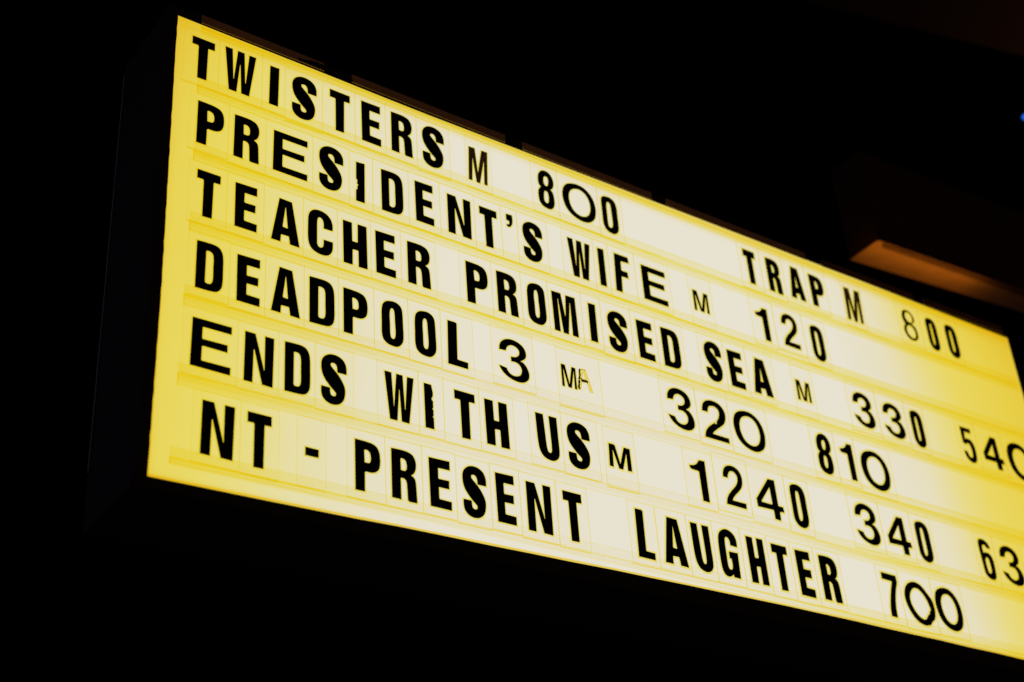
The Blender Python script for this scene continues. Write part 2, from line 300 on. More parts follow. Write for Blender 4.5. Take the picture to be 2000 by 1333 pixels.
 '5': [[[0.085,0.0,1],[0.929,0.0,1],[0.919,0.099,1],[0.403,0.095,1],[0.322,0.12,1],[0.263,0.345,1],[0.596,0.323],[0.85,0.371],[0.978,0.502],[0.994,0.696],[0.936,0.867],[0.822,0.957],[0.582,1.0],[0.294,0.965],[0.093,0.873],[0.0,0.722,1],[0.2,0.73,1],[0.269,0.818],[0.403,0.879],[0.555,0.881],[0.683,0.819],[0.732,0.694],[0.706,0.538],[0.598,0.453],[0.433,0.432],[0.263,0.489,1],[0.082,0.455,1]]],
 '6': [[[0.238,0.006],[0.579,0.013],[0.837,0.085],[0.961,0.186,1],[0.696,0.175,1],[0.602,0.125],[0.445,0.116],[0.292,0.147],[0.225,0.226],[0.237,0.361,1],[0.578,0.335],[0.859,0.378],[0.987,0.494],[0.976,0.717],[0.924,0.903],[0.793,0.979],[0.549,1.0],[0.264,0.964],[0.069,0.876],[0.038,0.723],[0.017,0.438],[0.009,0.137],[0.078,0.045]],[[0.491,0.436],[0.645,0.468],[0.695,0.569],[0.697,0.777],[0.617,0.848],[0.439,0.876],[0.312,0.845],[0.27,0.757],[0.262,0.555],[0.343,0.471]]],
 '7': [[[0.004,0.0,1],[0.985,0.012,1],[1.0,0.16,1],[0.806,0.356],[0.666,0.558],[0.563,0.802],[0.544,1.0,1],[0.185,0.99,1],[0.223,0.804],[0.346,0.583],[0.538,0.33],[0.677,0.175,1],[0.636,0.149,1],[0.0,0.135,1]]],
 'G': [[[0.993,0.333,1],[0.995,0.203],[0.923,0.102],[0.751,0.031],[0.514,0.0],[0.293,0.03],[0.114,0.11],[0.039,0.208],[0.004,0.405],[0.012,0.744],[0.045,0.871],[0.149,0.967],[0.321,1.0],[0.482,0.978],[0.583,0.929,1],[0.625,0.988,1],[0.951,0.993,1],[0.98,0.463,1],[0.516,0.468,1],[0.518,0.602,1],[0.609,0.609,1],[0.627,0.73],[0.597,0.807],[0.512,0.844],[0.41,0.839],[0.367,0.796],[0.35,0.713],[0.351,0.511],[0.352,0.307],[0.379,0.208],[0.474,0.162],[0.578,0.178],[0.644,0.237],[0.655,0.322,1]]],
 'U': [[[0.0,0.0,1],[0.343,0.0,1],[0.38,0.383],[0.42,0.742],[0.467,0.822],[0.559,0.84],[0.631,0.806],[0.656,0.746],[0.625,0.004,1],[0.976,0.003,1],[0.985,0.419],[0.983,0.83],[0.898,0.931],[0.72,0.992],[0.484,0.994],[0.235,0.935],[0.104,0.828],[0.045,0.677]]],
 'L': [[[0.062,0.0,1],[0.437,0.0,1],[0.512,0.02,1],[0.461,0.841,1],[0.499,0.855,1],[1.0,0.864,1],[0.982,1.0,1],[0.0,0.994,1]]],
 'F': [[[0.105,0.0,1],[0.963,0.001,1],[1.0,0.143,1],[0.534,0.154,1],[0.466,0.184,1],[0.452,0.409,1],[0.494,0.422,1],[0.837,0.421,1],[0.858,0.569,1],[0.477,0.569,1],[0.424,0.594,1],[0.369,1.0,1],[0.0,0.999,1]]],
 "'": [[[0.022,0.027,1],[0.96,0.0,1],[0.998,0.388],[0.894,0.717],[0.608,0.946],[0.219,0.997],[0.0,0.914,1],[0.077,0.843,1],[0.332,0.807],[0.503,0.671],[0.478,0.512,1],[0.018,0.478,1]]],
 '-': [[[0.0,0.0,1],[1.0,0.03,1],[0.986,0.989,1],[0.005,1.0,1]]],
 'As': [[[0.213,0.046,1],[0.606,0.0,1],[1.0,0.978,1],[0.852,0.973,1],[0.689,0.585,1],[0.297,0.579,1],[0.139,1.0,1],[0.0,0.993,1]],[[0.4,0.135,1],[0.515,0.111,1],[0.631,0.48,1],[0.314,0.464,1]]],
 'Od': [[[0.392,0.004],[0.53,0.007],[0.679,0.062],[0.827,0.205],[0.969,0.367],[1.0,0.564],[0.971,0.714],[0.916,0.816],[0.828,0.871,1],[0.778,0.92,1],[0.745,0.961,1],[0.602,0.998],[0.454,0.989],[0.283,0.925],[0.138,0.785],[0.033,0.603],[-0.0,0.409],[0.047,0.238],[0.145,0.112],[0.271,0.036]],[[0.449,0.127],[0.568,0.145],[0.703,0.243],[0.798,0.375],[0.849,0.514],[0.87,0.593,1],[0.818,0.646,1],[0.793,0.704,1],[0.731,0.741,1],[0.682,0.802,1],[0.59,0.87],[0.466,0.871],[0.327,0.792],[0.21,0.648],[0.158,0.511],[0.17,0.364],[0.261,0.222],[0.358,0.151]]],
}
TILES = [
 (0, 'T', 'T', 0.092, 0.5597, 0.9586, 0.1974, 0.2315, 0.2935, 0.6271, 'black letter T first in the top row, before W'),
 (0, 'W', 'W', 0.5637, 1.1428, 0.9595, 0.6326, 0.2021, 0.4156, 0.6574, 'black letter W between T and I in the top row'),
 (0, 'I', 'I', 1.1468, 1.4632, 0.9512, 1.2415, 0.2362, 0.13, 0.6151, 'black letter I between W and S in the top row'),
 (0, 'S', 'S', 1.4672, 1.9982, 1.005, 1.559, 0.2227, 0.3432, 0.6823, 'black letter S between I and T in the top row'),
 (0, 'T', 'T', 2.0022, 2.4724, 0.9821, 2.0982, 0.2431, 0.2889, 0.639, 'black letter T between S and E in the top row'),
 (0, 'E', 'E', 2.4764, 2.927, 0.9856, 2.5617, 0.2344, 0.2854, 0.6513, 'black letter E between T and R in the top row'),
 (0, 'R', 'R', 2.931, 3.4067, 0.9799, 3.0108, 0.2266, 0.3163, 0.6533, 'black letter R between E and S in the top row'),
 (0, 'S', 'S', 3.4107, 3.9296, 1.0053, 3.4902, 0.2267, 0.3394, 0.6787, 'black letter S between R and M in the top row'),
 (0, 'M', 'Mm', 4.1815, 4.6008, 0.9868, 4.2115, 0.3077, 0.3293, 0.5791, 'black brownish narrow letter M between S and eight in the top row'),
 (0, '8', '8', 5.2835, 5.7377, 0.9889, 5.3835, 0.2348, 0.2813, 0.6541, 'black digit eight between M and zero in the top row'),
 (0, '0', 'Ow', 5.7417, 6.4571, 0.988, 5.8146, 0.2599, 0.5829, 0.6281, 'black wide round digit zero between eight and zero in the top row'),
 (0, '0', '0', 6.4611, 6.9011, 1.0091, 6.5206, 0.2708, 0.2805, 0.6383, 'black digit zero between zero and T in the top row'),
 (0, 'T', 'T', 9.2004, 9.6527, 0.9741, 9.3004, 0.2696, 0.2311, 0.6045, 'black letter T between zero and R in the top row'),
 (0, 'R', 'R', 9.6567, 10.143, 0.9807, 9.778, 0.2688, 0.2637, 0.6119, 'black letter R between T and A in the top row'),
 (0, 'A', 'A', 10.147, 10.6304, 0.9473, 10.2483, 0.2577, 0.2966, 0.5896, 'black letter A between R and P in the top row'),
 (0, 'P', 'P', 10.6344, 11.1011, 0.9487, 10.72, 0.2677, 0.2811, 0.581, 'black letter P between A and M in the top row'),
 (0, 'M', 'Mm', 11.4598, 11.9302, 0.977, 11.4898, 0.2492, 0.3804, 0.6277, 'black brownish narrow letter M between P and eight in the top row'),
 (0, '8', '8t', 12.7642, 13.3267, 0.9228, 12.8642, 0.2413, 0.3194, 0.5815, 'black thin digit eight between M and zero in the top row'),
 (0, '0', '0', 13.3307, 13.8372, 0.9464, 13.4739, 0.2365, 0.2397, 0.61, 'black digit zero between eight and zero in the top row'),
 (0, '0', '0', 13.8412, 14.3263, 0.9472, 13.9649, 0.2218, 0.2613, 0.6254, 'black digit zero last in the top row, after zero'),
 (1, 'P', 'P', 0.2153, 0.723, 1.9327, 0.3153, 1.2066, 0.3403, 0.6261, 'black letter P first in the second row, before R'),
 (1, 'R', 'R', 0.727, 1.2168, 1.9525, 0.7944, 1.2161, 0.329, 0.6364, 'black letter R between P and E in the second row'),
 (1, 'E', 'Ew', 1.2208, 1.8603, 1.9538, 1.3141, 1.2415, 0.4646, 0.6123, 'black wide letter E between R and S in the second row'),
 (1, 'S', 'S', 1.8643, 2.3729, 1.9617, 1.9459, 1.1919, 0.3377, 0.6698, 'black letter S between E and I in the second row'),
 (1, 'I', 'Ia', 2.3769, 2.7139, 1.9845, 2.4662, 1.2725, 0.1266, 0.612, 'black left-chipped letter I between S and D in the second row'),
 (1, 'D', 'D', 2.7179, 3.2475, 1.9896, 2.839, 1.2475, 0.3168, 0.6421, 'black letter D between I and E in the second row'),
 (1, 'E', 'E', 3.2515, 3.7263, 1.9713, 3.343, 1.2393, 0.2739, 0.632, 'black letter E between D and N in the second row'),
 (1, 'N', 'N', 3.7303, 4.2741, 1.9795, 3.8396, 1.2634, 0.3633, 0.616, 'black letter N between E and T in the second row'),
 (1, 'T', 'T', 4.2781, 4.7021, 1.9981, 4.3493, 1.2775, 0.2732, 0.6205, 'black letter T between N and apostrophe in the second row'),
 (1, "'", "'", 4.7061, 4.9653, 1.985, 4.7857, 1.2433, 0.1012, 0.2073, 'black apostrophe between T and S in the second row'),
 (1, 'S', 'S', 4.9693, 5.4718, 1.987, 5.0477, 1.2447, 0.3241, 0.6423, 'black letter S between apostrophe and W in the second row'),
 (1, 'W', 'W', 5.7174, 6.2692, 1.9896, 5.8174, 1.2712, 0.3843, 0.6184, 'black letter W between S and I in the second row'),
 (1, 'I', 'I', 6.2732, 6.5322, 1.9873, 6.3408, 1.2679, 0.1093, 0.6194, 'black letter I between W and F in the second row'),
 (1, 'F', 'F', 6.5362, 7.0122, 1.988, 6.6183, 1.2556, 0.282, 0.6324, 'black letter F between I and E in the second row'),
 (1, 'E', 'Ew', 7.0162, 7.6657, 1.9695, 7.1282, 1.289, 0.4375, 0.5806, 'black wide letter E between F and M in the second row'),
 (1, 'M', 'Ms', 8.0283, 8.4701, 2.005, 8.0883, 1.4076, 0.2818, 0.3425, 'black small thin letter M between E and one in the second row'),
 (1, '1', '1', 9.247, 9.7317, 1.9604, 9.347, 1.2975, 0.2359, 0.563, 'black digit one between M and two in the second row'),
 (1, '2', '2', 9.7357, 10.3523, 1.9224, 9.8844, 1.2415, 0.3228, 0.5809, 'black digit two between one and zero in the second row'),
 (1, '0', '0', 10.3563, 10.8568, 1.9964, 10.5014, 1.2757, 0.2554, 0.6206, 'black digit zero last in the second row, after two'),
 (2, 'T', 'T', 0.2562, 0.7402, 2.9591, 0.3562, 2.2199, 0.29, 0.6392, 'black letter T first in the third row, before E'),
 (2, 'E', 'E', 0.7442, 1.2156, 2.9517, 0.8382, 2.224, 0.2847, 0.6277, 'black letter E between T and A in the third row'),
 (2, 'A', 'A', 1.2196, 1.7371, 2.9718, 1.3123, 2.246, 0.3699, 0.6258, 'black letter A between E and C in the third row'),
 (2, 'C', 'C', 1.7411, 2.2023, 2.9708, 1.796, 2.2333, 0.3364, 0.6375, 'black letter C between A and H in the third row'),
 (2, 'H', 'H', 2.2063, 2.6708, 2.9753, 2.2762, 2.2507, 0.3352, 0.6246, 'black letter H between C and E in the third row'),
 (2, 'E', 'E', 2.6748, 3.1027, 2.9712, 2.7342, 2.2472, 0.2803, 0.624, 'black letter E between H and R in the third row'),
 (2, 'R', 'R', 3.1067, 3.6235, 2.9735, 3.195, 2.2452, 0.3285, 0.6283, 'black letter R between E and P in the third row'),
 (2, 'P', 'P', 3.9753, 4.4766, 2.9702, 4.0753, 2.252, 0.3284, 0.6181, 'black letter P between R and R in the third row'),
 (2, 'R', 'R', 4.4806, 4.9479, 2.9745, 4.5535, 2.2423, 0.3126, 0.6321, 'black letter R between P and O in the third row'),
 (2, 'O', 'O', 4.9519, 5.3855, 2.981, 5.0336, 2.2484, 0.2938, 0.6326, 'black letter O between R and M in the third row'),
 (2, 'M', 'Mb', 5.3895, 5.9492, 2.9895, 5.4475, 2.2706, 0.3953, 0.6189, 'black letter M between O and I in the third row'),
 (2, 'I', 'I', 5.9532, 6.2798, 2.9712, 6.0595, 2.2731, 0.1205, 0.5982, 'black letter I between M and S in the third row'),
 (2, 'S', 'S', 6.2838, 6.8079, 3.0118, 6.3835, 2.2707, 0.3351, 0.6411, 'black letter S between I and E in the third row'),
 (2, 'E', 'E', 6.8119, 7.2587, 2.9892, 6.9013, 2.2803, 0.2738, 0.6089, 'black letter E between S and D in the third row'),
 (2, 'D', 'D', 7.2627, 7.7597, 2.9919, 7.3463, 2.2707, 0.3134, 0.6212, 'black letter D between E and S in the third row'),
 (2, 'S', 'S', 8.0413, 8.5256, 2.9969, 8.1413, 2.2417, 0.318, 0.6552, 'black letter S between D and E in the third row'),
 (2, 'E', 'E', 8.5296, 8.9614, 2.9784, 8.5959, 2.276, 0.2727, 0.6023, 'black letter E between S and A in the third row'),
 (2, 'A', 'A', 8.9654, 9.5096, 2.9627, 9.0582, 2.2652, 0.3514, 0.5975, 'black letter A between E and M in the third row'),
 (2, 'M', 'Ms', 9.8904, 10.3235, 3.005, 9.9504, 2.4075, 0.2732, 0.3351, 'black small thin letter M between A and three in the third row'),
 (2, '3', '3', 11.0608, 11.7048, 2.9581, 11.1608, 2.2672, 0.4264, 0.5909, 'black round digit three between M and three in the third row'),
 (2, '3', '3', 11.7088, 12.3707, 2.9726, 11.8264, 2.2809, 0.4364, 0.5918, 'black round digit three between three and zero in the third row'),
 (2, '0', '0', 12.3747, 12.8322, 2.9963, 12.4827, 2.2683, 0.2496, 0.628, 'black digit zero between three and five in the third row'),
 (2, '5', '5', 13.5808, 14.0689, 2.9821, 13.6808, 2.2667, 0.2787, 0.6155, 'black digit five between zero and four in the third row'),
 (2, '4', '4', 14.0729, 14.7405, 2.96, 14.1823, 2.2824, 0.478, 0.5776, 'black digit four between five and zero in the third row'),
 (2, '0', 'Ow', 14.7445, 15.5489, 3.0284, 14.8248, 2.2409, 0.6241, 0.6875, 'black wide round digit zero last in the third row, after four'),
 (3, 'D', 'D', 0.2978, 0.8092, 3.9385, 0.3978, 3.2071, 0.3286, 0.6314, 'black letter D first in the fourth row, before E'),
 (3, 'E', 'E', 0.8132, 1.2575, 3.9573, 0.896, 3.2291, 0.2899, 0.6283, 'black letter E between D and A in the fourth row'),
 (3, 'A', 'A', 1.2615, 1.7578, 3.9581, 1.333, 3.2318, 0.3638, 0.6263, 'black letter A between E and D in the fourth row'),
 (3, 'D', 'D', 1.7618, 2.212, 3.9578, 1.8227, 3.2286, 0.3293, 0.6292, 'black letter D between A and P in the fourth row'),
 (3, 'P', 'P', 2.216, 2.6963, 3.9607, 2.2759, 3.2431, 0.3253, 0.6176, 'black letter P between D and O in the fourth row'),
 (3, 'O', 'O', 2.7003, 3.1781, 3.9615, 2.7954, 3.2304, 0.3011, 0.6311, 'black letter O between P and O in the fourth row'),
 (3, 'O', 'O', 3.1821, 3.6461, 3.9692, 3.2637, 3.2313, 0.3002, 0.6379, 'black letter O between O and L in the fourth row'),
 (3, 'L', 'L', 3.6501, 4.1232, 3.9829, 3.7324, 3.2552, 0.2908, 0.6277, 'black letter L between O and three in the fourth row'),
 (3, '3', '3', 4.4038, 5.0597, 3.9569, 4.5038, 3.2558, 0.4559, 0.6011, 'black round digit three between L and M in the fourth row'),
 (3, 'M', 'Ms', 5.431, 6.15, 4.005, 5.491, 3.3909, 0.2331, 0.3265, 'tile with small black M beside a flaked amber A in the fourth row'),
 (3, '3', '3', 7.1876, 7.8301, 3.9487, 7.2876, 3.2221, 0.4577, 0.6266, 'black round digit three between A and two in the fourth row'),
 (3, '2', '2b', 7.8341, 8.4296, 3.9634, 7.9189, 3.2481, 0.4413, 0.6152, 'black nicked digit two between three and zero in the fourth row'),
 (3, '0', 'Ow', 8.4336, 9.1843, 3.9741, 8.503, 3.2521, 0.5813, 0.6221, 'black wide round digit zero between two and eight in the fourth row'),
 (3, '8', '8', 10.0443, 10.5407, 3.9911, 10.1443, 3.2431, 0.289, 0.648, 'black digit eight between zero and one in the fourth row'),
 (3, '1', '1', 10.5447, 10.9804, 3.9738, 10.6521, 3.28, 0.2457, 0.5938, 'black digit one between eight and zero in the fourth row'),
 (3, '0', 'Ow', 10.9844, 11.7488, 4.0145, 11.0671, 3.2818, 0.5817, 0.6326, 'black wide round digit zero last in the fourth row, after one'),
 (4, 'E', 'Ew', 0.2902, 0.9386, 4.9428, 0.3902, 4.2311, 0.4695, 0.6117, 'black wide letter E first in the fifth row, before N'),
 (4, 'N', 'N', 0.9426, 1.4457, 4.9581, 1.0215, 4.2262, 0.3571, 0.6318, 'black letter N between E and D in the fifth row'),
 (4, 'D', 'D', 1.4497, 1.906, 4.9498, 1.5169, 4.2122, 0.3202, 0.6376, 'black letter D between N and S in the fifth row'),
 (4, 'S', 'S', 1.91, 2.4067, 4.9692, 1.979, 4.2163, 0.3277, 0.6529, 'black letter S between D and W in the fifth row'),
 (4, 'W', 'W', 2.7192, 3.2874, 4.9617, 2.8192, 4.2378, 0.3965, 0.6239, 'black letter W between S and I in the fifth row'),
 (4, 'I', 'Ib', 3.2914, 3.6384, 4.9517, 3.3631, 4.2564, 0.1212, 0.5952, 'black right-chipped letter I between W and T in the fifth row'),
 (4, 'T', 'T', 3.6424, 4.1583, 4.963, 3.7965, 4.23, 0.2894, 0.633, 'black letter T between I and H in the fifth row'),
 (4, 'H', 'H', 4.1623, 4.6711, 4.9573, 4.2347, 4.2359, 0.3364, 0.6214, 'black letter H between T and U in the fifth row'),
 (4, 'U', 'U', 4.9068, 5.4119, 4.9609, 5.0068, 4.2323, 0.3336, 0.6286, 'black letter U between H and S in the fifth row'),
 (4, 'S', 'S', 5.4159, 5.9917, 4.9738, 5.4874, 4.2181, 0.3567, 0.6558, 'black letter S between U and M in the fifth row'),
 (4, 'M', 'Ml', 6.0834, 6.6043, 5.005, 6.1434, 4.3891, 0.3609, 0.3331, 'black small bold letter M between S and one in the fifth row'),
 (4, '1', '1', 7.4432, 7.9752, 4.9745, 7.5432, 4.2666, 0.2766, 0.6079, 'black digit one between M and two in the fifth row'),
 (4, '2', '2', 7.9792, 8.6025, 4.9296, 8.1347, 4.2189, 0.3576, 0.6108, 'black digit two between one and four in the fifth row'),
 (4, '4', '4', 8.6065, 9.3081, 4.9688, 8.7168, 4.2641, 0.4978, 0.6047, 'black digit four between two and zero in the fifth row'),
 (4, '0', '0', 9.3121, 9.7852, 4.9864, 9.4057, 4.2336, 0.2795, 0.6528, 'black digit zero between four and three in the fifth row'),
 (4, '3', '3', 10.5835, 11.2354, 4.971, 10.6835, 4.242, 0.4565, 0.6291, 'black round digit three between zero and four in the fifth row'),
 (4, '4', '4', 11.2394, 11.8948, 4.9907, 11.3347, 4.3056, 0.4751, 0.5851, 'black digit four between three and zero in the fifth row'),
 (4, '0', '0', 11.8988, 12.3665, 5.0206, 11.9838, 4.2775, 0.2827, 0.6431, 'black digit zero between four and six in the fifth row'),
 (4, '6', '6', 13.3357, 13.8007, 5.0308, 13.4357, 4.2845, 0.2664, 0.6464, 'black digit six between zero and three in the fifth row'),
 (4, '3', '3', 13.8047, 14.4844, 5.027, 13.9032, 4.2859, 0.4812, 0.6411, 'black round digit three last in the fifth row, after six'),
 (5, 'N', 'N', 0.4548, 1.0064, 5.9622, 0.5548, 5.2221, 0.3764, 0.6401, 'black letter N first in the bottom row, before T'),
 (5, 'T', 'T', 1.0104, 1.4688, 5.9746, 1.0856, 5.2267, 0.2831, 0.6478, 'black letter T between N and hyphen in the bottom row'),
 (5, '-', '-', 1.6851, 2.0473, 5.965, 1.7851, 5.4896, 0.1622, 0.0977, 'black hyphen between T and P in the bottom row'),
 (5, 'P', 'P', 2.3095, 2.8058, 5.9652, 2.4095, 5.2371, 0.3232, 0.6281, 'black letter P between hyphen and R in the bottom row'),
 (5, 'R', 'R', 2.8098, 3.2981, 5.9667, 2.8829, 5.236, 0.3284, 0.6307, 'black letter R between P and E in the bottom row'),
 (5, 'E', 'E', 3.3021, 3.7631, 5.9587, 3.3888, 5.2359, 0.2911, 0.6228, 'black letter E between R and S in the bottom row'),
 (5, 'S', 'S', 3.7671, 4.2514, 5.9824, 3.8503, 5.2163, 0.3317, 0.6662, 'black letter S between E and E in the bottom row'),
 (5, 'E', 'E', 4.2554, 4.6811, 5.9612, 4.3248, 5.2191, 0.2695, 0.6421, 'black letter E between S and N in the bottom row'),
 (5, 'N', 'N', 4.6851, 5.2299, 5.9819, 4.7718, 5.2363, 0.3646, 0.6456, 'black letter N between E and T in the bottom row'),
 (5, 'T', 'T', 5.2339, 5.7093, 5.9927, 5.3275, 5.24, 0.2819, 0.6527, 'black letter T between N and L in the bottom row'),
 (5, 'L', 'L', 6.3595, 6.8107, 6.0019, 6.4595, 5.2421, 0.2685, 0.6598, 'black letter L between T and A in the bottom row'),
 (5, 'A', 'A', 6.8147, 7.3371, 5.9992, 6.8974, 5.2505, 0.379, 0.6488, 'black letter A between L and U in the bottom row'),
 (5, 'U', 'U', 7.3411, 7.7875, 6.0029, 7.4018, 5.2425, 0.3152, 0.6604, 'black letter U between A and G in the bottom row'),
 (5, 'G', 'G', 7.7915, 8.2849, 5.9951, 7.8619, 5.2176, 0.3301, 0.6775, 'black letter G between U and H in the bottom row'),
 (5, 'H', 'H', 8.2889, 8.7636, 6.0009, 8.3817, 5.2394, 0.3094, 0.6614, 'black letter H between G and T in the bottom row'),
 (5, 'T', 'T', 8.7676, 9.2025, 6.0149, 8.8403, 5.2608, 0.2787, 0.6541, 'black letter T between H and E in the bottom row'),
 (5, 'E', 'E', 9.2065, 9.6468, 6.02, 9.29, 5.2646, 0.263, 0.6555, 'black letter E between T and R in the bottom row'),
 (5, 'R', 'R', 9.6508, 10.1637, 6.014, 9.7447, 5.2572, 0.319, 0.6568, 'black letter R between E and seven in the bottom row'),
 (5, '7', '7', 10.8953, 11.3561, 6.0365, 10.9953, 5.2875, 0.3, 0.649, 'black digit seven between R and zero in the bottom row'),
 (5, '0', 'Od', 11.3601, 12.0474, 6.0578, 11.4208, 5.3181, 0.5937, 0.6397, 'black chipped wide round digit zero between seven and zero in the bottom row'),
 (5, '0', 'Ow', 12.0514, 12.7209, 6.0393, 12.0843, 5.2988, 0.5366, 0.6405, 'black wide round digit zero last in the bottom row, after zero'),
]
FLAKED_A = (5.7448, 3.3786, 0.2323, 0.3189)


def interp(tab, u):
    for (a, x), (b, y) in zip(tab, tab[1:]):
        if u <= b: return x + (y - x) * (u - a) / (b - a)
    return tab[-1][1]

# the rails have sagged a little along the sign
SAG = [[0, .03, .04, .03, -.05], [0, .03, .05, .05, .0], [0, .03, .05, .055, .045],
       [0, .02, .035, .06, .07], [0, .01, .025, .065, .09], [0, 0, .03, .085, .12]]
def sag(r):
    a = SAG[max(r, 0)]; b = SAG[min(r + 1, 5)]
    tab = [(4 * k, (a[k] + b[k]) / 2) for k in range(5)]
    def fn(u):                     # smooth through the table
        t = min(max(u / 4, 0), 3.999); i = int(t); x = t - i
        y = [p[1] for p in tab]
        y0 = y[i - 1] if i else 2 * y[0] - y[1]; y3 = y[i + 2] if i + 2 < 5 else 2 * y[4] - y[3]
        y1, y2 = y[i], y[i + 1]
        return 0.5 * (2 * y1 + (y2 - y0) * x + (2 * y0 - 5 * y1 + 4 * y2 - y3) * x * x + (3 * y1 - y0 - 3 * y2 + y3) * x ** 3)
    return fn

TOP = [(-.2, -.005), (0, -.005), (1.8, .01), (3.4, .03), (4.6, .022), (7.3, .004), (10.7, -.018), (13.3, -.04), (16.2, -.07)]
BOT = [(-.2, 6.246), (0, 6.246), (1.8, 6.225), (3.8, 6.192), (6, 6.163), (8.4, 6.138), (10.6, 6.138), (12.6, 6.152), (16.2, 6.18)]

# ---------------------------------------------------------------- the sign cabinet
sign = empty("lightbox_sign", P(0, 6.3, 0), "long backlit yellow and cream cinema sign box in a black frame", "sign")
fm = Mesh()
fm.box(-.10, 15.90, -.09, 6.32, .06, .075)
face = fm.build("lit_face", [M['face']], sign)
# the shader reads object coordinates measured from the face's own origin; put that at u=0, v=0 height
for v_ in face.data.vertices: v_.co += Vector(sign.location)
face.location = -Vector(sign.location)

U1 = 15.75
def frame_bar(pts_in, out_v, d0, d1, up):
    m = Mesh()
    us = [-.13] + [0.6 * k for k in range(0, 27)] + [U1 + .15]
    us = sorted(set(round(x, 3) for x in us if x <= U1 + .15))
    rnd = random.Random(3 if up else 5)
    inner = [interp(pts_in, u) + (rnd.uniform(-.004, .004) if not up else 0) for u in us]
    for i in range(len(us) - 1):
        a, b = us[i], us[i + 1]
        y0, y1 = inner[i], inner[i + 1]
        A, B, Cc, D = P(a, out_v, d0), P(b, out_v, d0), P(b, y1, d0), P(a, y0, d0)
        A2, B2, C2, D2 = P(a, out_v, d1), P(b, out_v, d1), P(b, y1, d1), P(a, y0, d1)
        m.quad(A, B, Cc, D); m.quad(A2, D2, C2, B2); m.quad(A, A2, B2, B); m.quad(D, Cc, C2, D2)
    for u, y in ((us[0], inner[0]), (us[-1], inner[-1])):
        m.quad(P(u, out_v, d0), P(u, y, d0), P(u, y, d1), P(u, out_v, d1))
    return m
frame_bar(TOP, -.135, -.012, -.004, True).build("frame_bar", [M['frame']], sign)
frame_bar(BOT, 6.37, -.012, .055, False).build("frame_bar", [M['frame']], sign)
fl = Mesh()
ed = [(-.02, -.01), (.6, -.012), (1.2, -.006), (2.1, 0), (3.1, .008), (4, .014), (4.9, .009), (6.24, 0), (6.4, 0)]
rl = random.Random(11)
vs = [-.003 + 6.32 * k / 60 for k in range(61)]
for k in range(60):
    a, b = vs[k], vs[k + 1]
    xa = interp(ed, a) + (0.004 * math.sin(a * 23) * math.sin(a * 5.1)); xb = interp(ed, b) + (0.004 * math.sin(b * 23) * math.sin(b * 5.1))
    fl.quad(P(-.13, b, -.014), P(xb, b, -.014), P(xa, a, -.014), P(-.13, a, -.014))
    fl.quad(P(xb, b, -.014), P(xb, b, .055), P(xa, a, .055), P(xa, a, -.014))
fl.quad(P(-.13, 6.37, -.014), P(-.13, -.13, -.014), P(-.13, -.13, .055), P(-.13, 6.37, .055))
fl.build("frame_bar", [M['frame']], sign)
se = Mesh()  # added strip painting the shade along the bottom and left edges
for i in range(60):
    a = -.0 + U1 * i / 60; b = U1 * (i + 1) / 60
    y0, y1 = interp(BOT, a) - .028, interp(BOT, b) - .028
    se.quad(P(a, y0 + .034, -.0125), P(b, y1 + .034, -.0125), P(b, y1, -.0125), P(a, y0, -.0125))
for k in range(60):
    a, b = vs[k], vs[k + 1]
    w0 = .006 + .012 * (a / 6.2) ** 2; w1 = .006 + .012 * (b / 6.2) ** 2
    se.quad(P(interp(ed, b) - .012, b, -.0120), P(interp(ed, b) + w1, b, -.0120), P(interp(ed, a) + w0, a, -.0120), P(interp(ed, a) - .012, a, -.0120))
se.build("edge_shade_band", [M['shade_band']], sign)
fr = Mesh(); fr.box(U1, U1 + .15, -.13, 6.365, -.014, -.006)
fr.build("frame_bar", [M['frame']], sign)
# cabinet behind the frame
m = Mesh(); m.box(-.13, -.10, -.13, 6.36, .0556, 1.36); m.build("side_panel", [M['side']], sign)
m = Mesh(); m.box(U1 + .12, U1 + .149, -.13, 6.36, -.0055, 1.36); m.build("side_panel", [M['side']], sign)
m = Mesh(); m.box(-.095, U1 + .115, -.13, -.10, -.0035, 1.36); m.build("top_panel", [M['side']], sign)
m = Mesh(); m.box(-.095, U1 + .115, 6.33, 6.36, .0556, 1.36); m.build("bottom_panel", [M['side']], sign)
m = Mesh(); m.box(-.095, U1 + .115, -.095, 6.325, 1.33, 1.36); m.build("back_panel", [M['side']], sign)
M['trim'] = paint("worn grey trim", (0.15, 0.14, 0.17), 0.5)
m = Mesh(); m.box(-.150, -.133, .03, 5.67, 1.30, 1.33); m.build("corner_trim", [M['trim']], sign)

# ---------------------------------------------------------------- the rails that hold the tiles
def rail_mesh(u0, u1, base, bow, upper=True, lower=True):
    """front plate, web and raised lines; base = v of the web"""
    m = Mesh(); n = max(1, int((u1 - u0) / .6))
    t = base - .105 if upper else base - .02
    b = base + .165 if lower else base + .09
    m.box(u0, u1, t, b, -.050, -.036, 0, 1, bow, n)            # front plate
    m.box(u0 - .006, u0 + .006, base + .03, b, -.052, -.034, 1, 1, bow, 1)   # moulded end of the lower lip
    m.box(u0, u1, base + .004, base + .026, -.034, -.012, 2, 2, bow, n)   # ledge the tiles stand on
    m.box(u0, u1, base + .045, base + .085, -.034, -.028, 0, 0, bow, n)  # thick middle
    m.box(u0, u1, base + .110, base + .113, -.054, -.051, 1, 1, bow, n)  # raised bead
    return m
ENDS = [(.282, 15.62), (.283, 15.60), (.284, 15.60), (.268, 15.6), (.25, 15.6), (.215, 15.6)]
